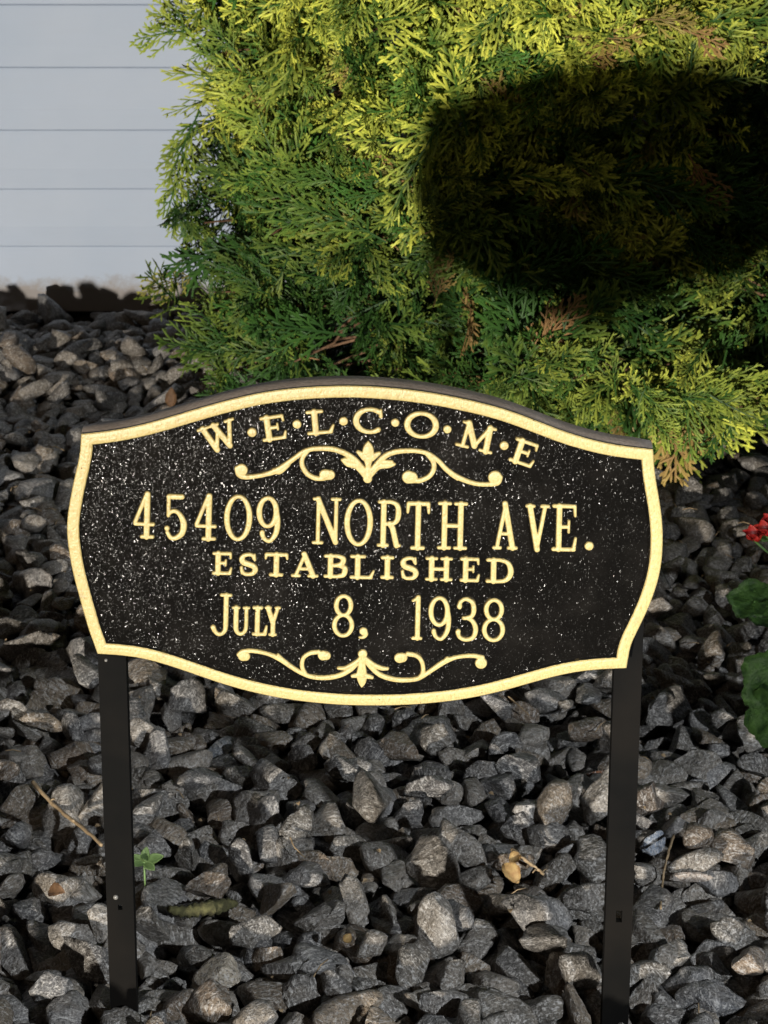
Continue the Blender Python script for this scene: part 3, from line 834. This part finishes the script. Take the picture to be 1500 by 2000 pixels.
# ------------------------------------------------------------------ arborvitae
def strip(out, P, W, N, col0, col1, ridge=0.35):
    """flat blade along points P (n,3), half widths W, N = blade normal; centre row raised a little"""
    P = np.asarray(P); n = len(P)
    T = np.gradient(P, axis=0); T /= np.linalg.norm(T, axis=1)[:, None] + 1e-9
    S = np.cross(T, N); S /= np.linalg.norm(S, axis=1)[:, None] + 1e-9
    base = len(out['V'])
    for i in range(n):
        c = col0 + (col1-col0)*(i/(n-1))
        out['V'] += [P[i]-S[i]*W[i], P[i]+N*W[i]*ridge, P[i]+S[i]*W[i]]
        out['C'] += [c, c, c]
        if i:
            a = base+3*(i-1); b = base+3*i
            out['F'] += [(a, a+1, b+1, b), (a+1, a+2, b+2, b+1)]
def make_spray(seed, L=0.10, dens=1.0):
    r = np.random.default_rng(seed)
    o = dict(V=[], F=[], C=[])
    curl = r.uniform(-1.6, 0.9)      # droop out of plane
    bend = r.uniform(-2.6, 2.6)
    def frame(a, tw):
        """blade normal for a branchlet at angle a twisted by tw about its axis"""
        return np.array((-math.sin(a)*math.sin(tw), math.cos(a)*math.sin(tw), math.cos(tw)))
    def pt(x, y): return np.array((x, y + bend*x*x, curl*(x*x*3.2 + y*y*6.0)))
    nm = 9
    xs = np.linspace(0, L, nm)
    strip(o, [pt(x, 0) for x in xs], np.linspace(0.0014, 0.0009, nm), np.array((0, 0, 1.0)), np.array(-.25), np.array(.5), 0.8)
    x = 0.010 + r.uniform(0, .006); side = 1
    while x < L - 0.003:
        t = x/L
        l = L*0.50*(1-t)**0.75*(0.45+0.55*min(1, t*3.5)) * r.uniform(0.55, 1.25) + 0.008
        a = R(r.uniform(28, 52))*side
        rise = r.normal(0, 0.20); tw = r.normal(0, 0.24); cj = r.normal(0, 0.12); bw = r.uniform(-0.6, 0.1)
        k = max(4, int(l/0.006)+1)
        def bp(s, a=a, x=x, l=l, rise=rise, bw=bw):
            aa = a*(1+bw*0.5*s/l)
            return pt(x + s*math.cos(aa), s*math.sin(aa)) + np.array((0, 0, rise*s - 3.0*abs(rise)*s*s))
        w = np.linspace(0.0009, 0.0013, k); w[-1] = 0.0005; w[-2] = 0.0016
        strip(o, [bp(l*i/(k-1)) for i in range(k)], w, frame(a, tw), np.array(0.12+0.4*t+cj), np.array(0.95+cj), 0.8)
        s = 0.004 + r.uniform(0, .002); sd = 1 if r.random() < .5 else -1
        while s < l - 0.0025:
            q = s/l
            ll = min(0.015, l*0.42)*(1-q)**0.6*r.uniform(0.4, 1.3) + 0.0032
            aa = a*(1+bw*0.5*q)
            ab = aa + R(r.uniform(24, 44))*sd
            b0 = bp(s); zz = r.normal(0, 0.18)
            p = [b0 + np.array((math.cos(ab)*ll*u, math.sin(ab)*ll*u*(1-.15*u), zz*ll*u)) for u in (0, .6, 1)]
            strip(o, p, [0.0008, 0.0015, 0.0005], frame(ab, tw + r.normal(0, .2)), np.array(0.25+0.4*q+cj), np.array(0.70+0.28*q+cj), 0.8)
            s += r.uniform(0.0054, 0.0084)/dens; sd = -sd
        x += r.uniform(0.0040, 0.0070)/dens; side = -side
    return np.array(o['V']), np.array(o['F']), np.array([float(c) for c in o['C']])
SPR = [make_spray(200+i, L) for i, L in enumerate((0.115, 0.10, 0.085, 0.07, 0.095, 0.06, 0.105, 0.052, 0.08, 0.09, 0.065, 0.075, 0.045, 0.10))]
print('spray faces', [len(s[1]) for s in SPR])
BC = np.array((0.190, 3.00)); BR = (0.376, 0.385)
def crown_r(z):
    u = abs((z-0.50)/0.58)
    return max(0.0, 1-u**(3.4 if z > 0.5 else 6.5))**0.5
DKG = np.array((0.022, 0.062, 0.016)); MDG = np.array((0.052, 0.130, 0.026)); YLG = np.array((0.80, 0.82, 0.13)); OLV = np.array((0.13, 0.14, 0.03)); BRN = np.array((0.34, 0.18, 0.09))
def build_bush():
    t = thing('arborvitae', (BC[0], BC[1], 0), 'round bushy arborvitae with yellow green tips growing behind the sign', 'bush')
    r = np.random.default_rng(21)
    # trunk and limbs
    bm = bmesh.new()
    tube(bm, [(BC[0], BC[1], GB-0.02), (BC[0]+.01, BC[1], 0.2), (BC[0], BC[1]+.02, 0.55), (BC[0]-.01, BC[1], .9)], [0.035, 0.028, 0.018, 0.006], 9)
    link_mesh('trunk', from_bm('trunk', bm), M['bark'], t, smooth=True)
    Vs, Fs, Cs = [], [], []; base = 0
    twigs = bmesh.new()
    clusters = []
    def add(pos, axis, nrm, sc, var, tone):
        nonlocal base
        V, F, C = SPR[var]
        a = axis/np.linalg.norm(axis); n = nrm - a*(nrm@a); n /= np.linalg.norm(n)+1e-9; b = np.cross(n, a)
        P = V*sc
        P = P[:, :1]*a + P[:, 1:2]*b + P[:, 2:3]*n + pos
        # tone: (yellow amount, dark amount, brown)
        yl, dk, br = tone
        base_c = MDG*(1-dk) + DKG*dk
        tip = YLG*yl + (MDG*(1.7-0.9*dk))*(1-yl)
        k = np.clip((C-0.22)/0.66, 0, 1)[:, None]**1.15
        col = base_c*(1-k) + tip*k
        if br > 0: col = col*(1-br) + BRN*br
        col = col*r.uniform(0.8, 1.2)
        Vs.append(P); Fs.append(F+base); Cs.append(col); base += len(P)
    def cluster(pos, n, m, front, out=None, hang=0.0):
        """n outward normal"""
        up = np.array((0, 0, 1.0))
        tang = np.cross(up, n); tang /= np.linalg.norm(tang)+1e-9
        ang = r.uniform(0, 2*math.pi)
        gdir = tang*math.cos(ang) + up*math.sin(ang)*0.8 + up*0.10
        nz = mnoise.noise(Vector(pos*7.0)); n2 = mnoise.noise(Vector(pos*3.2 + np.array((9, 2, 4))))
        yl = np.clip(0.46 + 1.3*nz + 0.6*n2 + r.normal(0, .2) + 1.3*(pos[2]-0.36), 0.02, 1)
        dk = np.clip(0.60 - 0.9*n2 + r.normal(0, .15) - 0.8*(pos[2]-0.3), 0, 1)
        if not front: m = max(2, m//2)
        # darker, less yellow foliage low on the left side of the bush
        low_left = float(np.clip((0.42-pos[2])/0.12, 0, 1)*np.clip((0.25-pos[0])/0.12, 0, 1))
        yl = yl*(1-0.9*low_left); dk = min(1.0, dk + 0.7*low_left)
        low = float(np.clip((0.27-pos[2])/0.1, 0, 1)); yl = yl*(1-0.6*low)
        if front and r.random() < 0.7:
            p0 = pos - n*0.09; p1 = pos + gdir*0.03 + n*0.014
            tube(twigs, [tuple(p0), tuple((p0+p1)/2 + r.normal(0, .006, 3)), tuple(p1)], [0.0024, 0.0019, 0.0012], 5, False)
        for k in range(m):
            spread = r.normal(0, 0.55, 3)
            ax = n*(0.45+hang*0) + gdir*0.85 + spread*0.45 + up*(-0.9*hang)
            ax /= np.linalg.norm(ax)
            pn = n*1.5 + r.normal(0, 0.48, 3) + np.array((-0.25, -0.35, 0.15))
            p = pos + r.normal(0, 0.018, 3) - ax*0.035
            br = 0.0
            q = r.random()
            if q < 0.03: br = r.uniform(0.3, 0.9)
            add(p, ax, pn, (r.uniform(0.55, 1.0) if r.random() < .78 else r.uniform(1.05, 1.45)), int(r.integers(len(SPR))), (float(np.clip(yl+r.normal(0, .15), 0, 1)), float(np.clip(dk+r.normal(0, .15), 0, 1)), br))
    def surface(th, z, push=0.0):
        cr = crown_r(z)
        lump = 1 + 0.19*mnoise.noise(Vector((math.cos(th)*2.6, math.sin(th)*2.6, z*7))) + 0.12*mnoise.noise(Vector((math.cos(th)*6, math.sin(th)*6, z*16)))
        x = BC[0] + BR[0]*cr*lump*math.cos(th); y = BC[1] + BR[1]*cr*lump*math.sin(th)
        n = np.array((math.cos(th)/BR[0], math.sin(th)/BR[1], (z-0.50)*1.6)); n /= np.linalg.norm(n)
        return np.array((x, y, z)) + n*push, n
    for k in range(1600):
        th = r.uniform(math.pi*0.93, math.pi*2.07)
        z = r.uniform(0.0, 1.0)
        p, n = surface(th, z, r.uniform(-0.062, 0.012))
        # a deep dark hollow between the left foot of the bush and its right skirt
        d = Vector(p) - Vector((0, 0, CAM_H)); qx = 750 + FPX*d.x/d.dot(FWD); qy = 1000 - FPX*d.dot(UPV)/d.dot(FWD)
        hol = math.exp(-((qx-765)/135)**2 - ((qy-670)/130)**2)
        if hol > 0.25: p = p - n*0.34*hol
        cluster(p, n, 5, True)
    for k in range(130):
        th = r.uniform(0.1*math.pi, 0.9*math.pi); z = r.uniform(0.02, 1.05)
        p, n = surface(th, z, r.uniform(-0.04, 0.0))
        if p[1] > WY - 0.07: p[1] = WY - 0.07
        cluster(p, n, 5, False)
    for k in range(120):       # inner filling, seen only through gaps
        th = r.uniform(math.pi, 2*math.pi); z = r.uniform(0.03, 1.0)
        p, n = surface(th, z, -0.11)
        cluster(p, n, 3, False)
    # hanging sprays that break the left outline
    for (px, py, kx, kz) in ((372,232,-.5,-1),(350,300,-.45,-1),(335,335,-.25,-1),(330,395,-.1,-1),(350,385,0.1,-1),(385,75,-1,.05),(372,545,-.9,-.3)):
        p = np.array(on_y(px, py, 2.90))
        add(p + np.array((.012, 0, .01)), np.array((kx, -0.15, kz)), np.array((0.1, -1, .25)), r.uniform(.8, 1.05), int(r.integers(12)), (0.35, .5, 0.0 if py != 545 else .35))
    for (px, py) in ((425,600),(428,640),(425,690),(440,730),(430,745),(470,745),(430,560),(400,480),(390,430)):
        cluster(np.array(on_y(px, py, 2.86)), np.array((-0.75, -0.65, 0.1)), 5, True, hang=0.5)
    # low skirt on the right that reaches forward over the gravel
    for k in range(46):
        px = r.uniform(1020, 1470); py = r.uniform(740, 812) if px > 1150 else r.uniform(700, 750)
        yy = r.uniform(2.48, 2.62)
        p = np.array(on_y(px, py, yy))
        if p[2] < 0.02: p[2] = r.uniform(.02, .05)
        cluster(p, np.array((0.25, -0.93, 0.2)), 4, True, hang=0.15)
    V = np.concatenate(Vs); F = np.concatenate(Fs)
    hit = V[:, 1] > WY - 0.012; V[hit, 1] = WY - 0.012
    print('bush faces', len(F))
    me = from_arrays('foliage', V, F, smooth=False)
    set_color(me, 'tint', np.concatenate(Cs))
    link_mesh('foliage', me, M['fol'], t)
    link_mesh('branchwork', from_bm('branchwork', twigs), M['bark'], t, smooth=True)
build_bush()

# ------------------------------------------------------------------ small things on the gravel
def twig_thing(name, pts, r0, r1, mat, label, cat, sub=None, lift=0.008):
    W = [surf(*p[:2]) + Vector((0, 0, lift + (p[2] if len(p) > 2 else 0))) for p in pts]
    W = [Vector(p) for p in spline([tuple(w) for w in W], 6)]
    W = [w + Vector((random.uniform(-1, 1), random.uniform(-1, 1), random.uniform(-1, 1))) * 0.0004 for w in W]
    n = len(W); bm = bmesh.new()
    tube(bm, W, [r0 + (r1-r0)*i/(n-1) + random.uniform(0, .15)*r0 for i in range(n)], 7)
    for s in (sub or []):
        i = int(s[0]*(n-1)); d = Vector(s[1])
        tube(bm, [W[i], W[i] + d*0.5 + Vector((0, 0, .001)), W[i] + d], [r1*.9, r1*.7, r1*.4], 5)
    o = link_mesh(name, from_bm(name, bm), mat, smooth=True)
    o.location = W[0]; o.data.transform(Matrix.Translation(-W[0]))
    return tag(o, label, cat)
twig_thing('twig', [(66,1566),(95,1600),(135,1636),(175,1668),(201,1694)], .0018, .0013, M['straw'], 'thin pale brown twig lying on the gravel left of the left stake', 'twig', [(.3, (.004,.001,.002)), (.6, (-.004,.001,.002))], .020)
twig_thing('straw', [(1315,1660),(1303,1700),(1293,1750),(1289,1805)], .0011, .0008, M['straw'], 'upright curved straw coloured stem right of the right stake', 'twig', None, .014)
twig_thing('straw', [(1000,1692),(1022,1712),(1045,1728),(1062,1742)], .0016, .0010, M['straw'], 'short forked straw stem beside the dry yellow leaf', 'twig', [(.75, (-.004,-.006,.0)), (.9, (.004,.003,.002))], .016)
twig_thing('pine_needle', [(992,1378),(1012,1396),(1033,1416)], .0007, .0005, M['straw'], 'thin straw poking out from under the bottom edge of the plaque', 'needle', None, .010)
twig_thing('pine_needle', [(566,1660),(578,1682),(596,1700)], .0007, .0004, M['straw'], 'single dry needle on dark gravel near the centre between the stakes', 'needle', None, .012)

def leaf_blade(bm, base, direction, normal, L, W, cup=0.2, n=9, lobes=0.0, shape=0.8):
    d = Vector(direction).normalized(); nn = Vector(normal); nn = (nn - d*nn.dot(d)).normalized(); s = d.cross(nn)
    rows = []
    for i in range(n+1):
        u = i/n
        w = W*0.5*(math.sin(math.pi*min(1, u**shape)))**0.8*(1+lobes*math.sin(u*22)) + 0.0002
        row = []
        for k in (-1, -.5, 0, .5, 1):
            row.append(bm.verts.new(Vector(base) + d*L*u + s*w*k + nn*(cup*abs(k)*w + 0.12*L*math.sin(u*2.6)*cup*3)))
        rows.append(row)
    for a, b in zip(rows, rows[1:]):
        for k in range(4): bm.faces.new((a[k], a[k+1], b[k+1], b[k]))
def solid(bm, th=0.0006):
    bmesh.ops.solidify(bm, geom=bm.faces[:], thickness=th)
def small_leaf(name, px, py, d, nrm, L, W, mat, label, cat, cup=.35):
    p = surf(px, py) + Vector((0, 0, .012))
    bm = bmesh.new(); leaf_blade(bm, (0, 0, 0), d, nrm, L, W, cup, 10, .06); solid(bm)
    o = link_mesh(name, from_bm(name, bm), mat, smooth=True); o.location = p
    return tag(o, label, cat)
small_leaf('dry_leaf', 1012, 1752, (-.5, .6, .35), (.2, -.8, .6), .021, .014, M['leafdry'], 'curled yellow dry leaf on the gravel left of the right stake', 'leaf', .7)
small_leaf('dry_leaf', 995, 1712, (.6, .5, .3), (-.2, -.7, .5), .012, .009, M['leafdry'], 'small peach coloured dry leaf just above the curled yellow one', 'leaf', .8)
small_leaf('dry_leaf', 96, 1768, (.8, -.3, .1), (0, -.6, .8), .016, .012, M['leafbrown'], 'little brown dry leaf among stones left of the left stake', 'leaf', .5)
small_leaf('dry_leaf', 334, 812, (.05, .2, .9), (0, -1, .2), .028, .016, M['leafbrown'], 'brown dry leaf standing up in the gravel above the left part of the plaque', 'leaf', .25)
small_leaf('dry_leaf', 672, 1866, (.5, .3, .5), (0, -1, .3), .008, .007, M['leafdry'], 'tiny tan leaf bit near the bottom between the two stakes', 'leaf', .5)
def seedling():
    p = surf(284, 1742) + Vector((0, 0, .014))
    t = thing('seedling', p, 'tiny light green seedling sprouting beside the left stake', 'seedling')
    bm = bmesh.new(); tube(bm, [p + Vector((0, 0, -.01)), p + Vector((0, -.001, .014))], .0008, 6)
    link_mesh('stem', from_bm('stem', bm), M['seed'], t, smooth=True)
    for a, el, L in ((20, .3, .017), (80, .9, .013), (150, .5, .012), (230, .1, .013), (300, -.1, .014), (265, .6, .011)):
        bm = bmesh.new(); c = p + Vector((0, -.001, .013))
        leaf_blade(bm, c, (math.cos(R(a)), math.sin(R(a))*.5 - .1, el), (0, -.6, 1), L, L*.55, .15, 8, 0, .9); solid(bm, .0004)
        link_mesh('leaf', from_bm('leaf', bm), M['seed'], t, smooth=True)
seedling()
def bark_piece():
    A = [surf(x, y) + Vector((0, 0, .012)) for x, y in ((330,1803),(365,1806),(405,1800),(440,1793),(462,1790))]
    W = [Vector(p) for p in spline([tuple(a) for a in A], 8)]
    bm = bmesh.new(); n = len(W)
    tube(bm, W, [0.0016 + 0.0042*math.sin(math.pi*min(1, (i+1)/(n+1)))**.8*(1+.35*math.sin(i*2.3)) for i in range(n)], 10)
    for v in bm.verts:
        q = mnoise.noise_vector(v.co*160); v.co += q*0.0014
    o = link_mesh('bark_piece', from_bm('bark_piece', bm), M['moss'], smooth=True)
    o.location = W[0]; o.data.transform(Matrix.Translation(-W[0]))
    tag(o, 'moss green strip of bark lying on stones right of the left stake', 'bark')
bark_piece()

def debris():
    r = random.Random(4); bm = bmesh.new()
    for k in range(520):
        y = r.uniform(1.05, 3.45); x = r.uniform(-1, 1)*(0.30 + 0.22*y)
        if r.random() < .4: x = r.gauss(0.1, .35); y = r.uniform(2.2, 3.0)
        j = int((y-GY0)/GC); i = int((x-GX0)/GC)
        if not (4 <= j < GNY-4 and 4 <= i < GNX-4): continue
        z = float(HM[j-1:j+2, i-1:i+2].max()) + .0012
        a = r.uniform(0, 6.28); L = r.uniform(.003, .006) if r.random() < .6 else r.uniform(.010, .026)
        d = Vector((math.cos(a), math.sin(a), r.uniform(-.25, .25))); c = Vector((x, y, z))
        if L < .008: leaf_blade(bm, c, d, (r.uniform(-.5, .5), -.5, 1), L, L*.7, .5, 3)
        else: tube(bm, [c - d*L*.5, c + Vector((0, 0, L*.12)), c + d*L*.5], .00055, 4)
    o = link_mesh('plant_debris', from_bm('plant_debris', bm), M['straw'], smooth=True)
    tag(o, 'dry straw coloured flakes and needles scattered over the gravel', 'debris', kind='stuff')
debris()

# ------------------------------------------------------------------ flowering plant at the right edge
def flowering_plant():
    root = Vector((0.475, 1.90, 0.0))
    t = thing('flowering_plant', root, 'leafy green plant with red blossoms at the right edge of the gravel', 'plant')
    def round_leaf(c, n, rad, seed):
        rr = random.Random(seed)
        n = Vector(n).normalized(); u = n.cross(Vector((0, 0, 1))).normalized(); v = n.cross(u)
        bm = bmesh.new(); cen = bm.verts.new(c)
        prev = None; K = 44; rings = []
        for q in (0.35, 0.7, 1.0):
            ring = []
            for k in range(K):
                a = 2*math.pi*k/K
                lob = 1 + q*(0.09*math.cos(5*a+seed) + 0.035*math.cos(17*a+seed))
                notch = 1 - 0.55*q*math.exp(-((a-math.pi)/0.22)**2)
                rd = rad*q*lob*notch
                ring.append(bm.verts.new(c + u*rd*math.cos(a) + v*rd*math.sin(a) + n*(0.16*rad*q*q + 0.05*rad*q*math.sin(5*a+seed*2))))
            rings.append(ring)
        for k in range(K): bm.faces.new((cen, rings[0][k], rings[0][(k+1) % K]))
        for a, b in zip(rings, rings[1:]):
            for k in range(K): bm.faces.new((a[k], b[k], b[(k+1) % K], a[(k+1) % K]))
        solid(bm, .0006)
        return bm
    spots = [(1472,1175,1.86,(-.2,-.5,.9),.023), (1512,1330,1.80,(-.5,-.75,.5),.030), (1508,1400,1.78,(-.7,-.6,.3),.026), (1530,1200,1.88,(.1,-.4,.9),.034),
             (1560,1330,1.84,(.2,-.7,.7),.034), (1590,1240,1.93,(.3,-.3,.9),.034), (1620,1390,1.86,(.6,-.6,.5),.03), (1560,1130,1.98,(0,.2,1),.03), (1500,1040,1.90,(-.2,-.6,.6),.011), (1640,1150,2.0,(.4,.1,.9),.032)]
    for i, (px, py, y, n, rad) in enumerate(spots):
        c = on_y(px, py, y)
        link_mesh('leaf', from_bm('leaf', round_leaf(c, n, rad, i*1.7)), M['green'], t, smooth=True)
        bm = bmesh.new(); mid = (root + c)/2 + Vector((0, 0, .02))
        tube(bm, spline([tuple(root + Vector((random.uniform(-.01,.01), random.uniform(-.01,.01), -.01))), tuple(mid), tuple(c)], 5), .0014, 6)
        link_mesh('stem', from_bm('stem', bm), M['green'], t, smooth=True)
    for (px, py, y) in ((1472,1044,1.885), (1494,1034,1.89), (1520,1050,1.90), (1508,1018,1.90), (1545,1035,1.91)):
        c = on_y(px, py, y); bm = bmesh.new()
        for k in range(6):
            a = 2*math.pi*k/6 + px
            d = Vector((math.cos(a)*.7, math.sin(a)*.5 - .25, .55))
            leaf_blade(bm, c - Vector((0, 0, .006)), d, Vector((-math.cos(a), -math.sin(a), .4)), .0150, .014, .35, 7, 0, .6)
        solid(bm, .0005)
        link_mesh('blossom', from_bm('blossom', bm), M['red'], t, smooth=True)
        bm = bmesh.new(); tube(bm, spline([tuple(root), tuple((root+c)/2 + Vector((.01, 0, .01))), tuple(c - Vector((0, 0, .005)))], 5), .0011, 6)
        link_mesh('stem', from_bm('stem', bm), M['green'], t, smooth=True)
flowering_plant()

# ------------------------------------------------------------------ garden floodlight that lights the place
def floodlight():
    t = thing('garden_floodlight', (LAMP.x, LAMP.y, GB), 'small black garden floodlight on a stake shining low across the gravel', 'lamp')
    aim = (Vector((0.0, 1.4, 0.33)) - LAMP).normalized()
    c = LAMP - aim*0.03
    bm = bmesh.new(); tube(bm, [c - aim*0.10, c - aim*0.09, c - aim*0.02, c, c - aim*0.004], [0.03, 0.042, 0.055, 0.058, 0.050], 24)
    link_mesh('housing', from_bm('housing', bm), M['housing'], t, smooth=True)
    bm = bmesh.new(); tube(bm, [c + aim*0.0005, c + aim*0.004], [0.048, 0.046], 24)
    link_mesh('lens', from_bm('lens', bm), M['lens'], t)
    bm = bmesh.new(); tube(bm, [(c.x, c.y, GB-.05), (c.x, c.y, c.z-.05)], .009, 10)
    link_mesh('spike', from_bm('spike', bm), M['housing'], t, smooth=True)
    l = bpy.data.lights.new('lamp_light', 'SPOT'); l.energy = LAMP_POWER; l.color = (1.0, 0.93, 0.82)
    l.shadow_soft_size = 0.07; l.spot_size = R(52); l.spot_blend = 0.6
    lo = bpy.data.objects.new('lamp_light', l); COL.objects.link(lo)
    lo.parent = t
    lo.location = (LAMP + aim*0.01) - t.location
    lo.rotation_euler = aim.to_track_quat('-Z', 'Y').to_euler()
floodlight()

# ------------------------------------------------------------------ fill lamp added out of view beside the camera to brighten the near gravel
def fill_lamp():
    P = Vector((1.00, 0.10, 0.80)); aim = (Vector((0.30, 1.24, 0.0)) - P).normalized()
    t = thing('fill_lamp', (P.x + .05, P.y - .06, GB), 'added slim black fill lamp on a post with a tilted shade over the gravel', 'lamp')
    bm = bmesh.new(); tube(bm, [(P.x + .05, P.y - .06, GB - .05), (P.x + .05, P.y - .06, P.z + .02)], .010, 12)
    link_mesh('fill_lamp_pole', from_bm('fill_lamp_pole', bm), M['housing'], t, smooth=True)
    bm = bmesh.new(); tube(bm, [P - aim*.07, P - aim*.065, P - aim*.03, P + aim*.02], [.012, .026, .040, .046], 24, False)
    link_mesh('fill_lamp_hood', from_bm('fill_lamp_hood', bm), M['housing'], t, smooth=True)
    bm = bmesh.new(); tube(bm, [P - aim*.012, P - aim*.004], [.036, .036], 24)
    link_mesh('lens', from_bm('lens', bm), M['lens'], t)
    l = bpy.data.lights.new('fill_lamp_light', 'SPOT'); l.energy = 135; l.color = (0.88, 0.94, 1.0)
    l.shadow_soft_size = 0.02; l.spot_size = R(47); l.spot_blend = 0.7
    lo = bpy.data.objects.new('fill_lamp_light', l); COL.objects.link(lo); lo.parent = t
    lo.location = (P + aim*0.022) - t.location
    lo.rotation_euler = aim.to_track_quat('-Z', 'Y').to_euler()
fill_lamp()
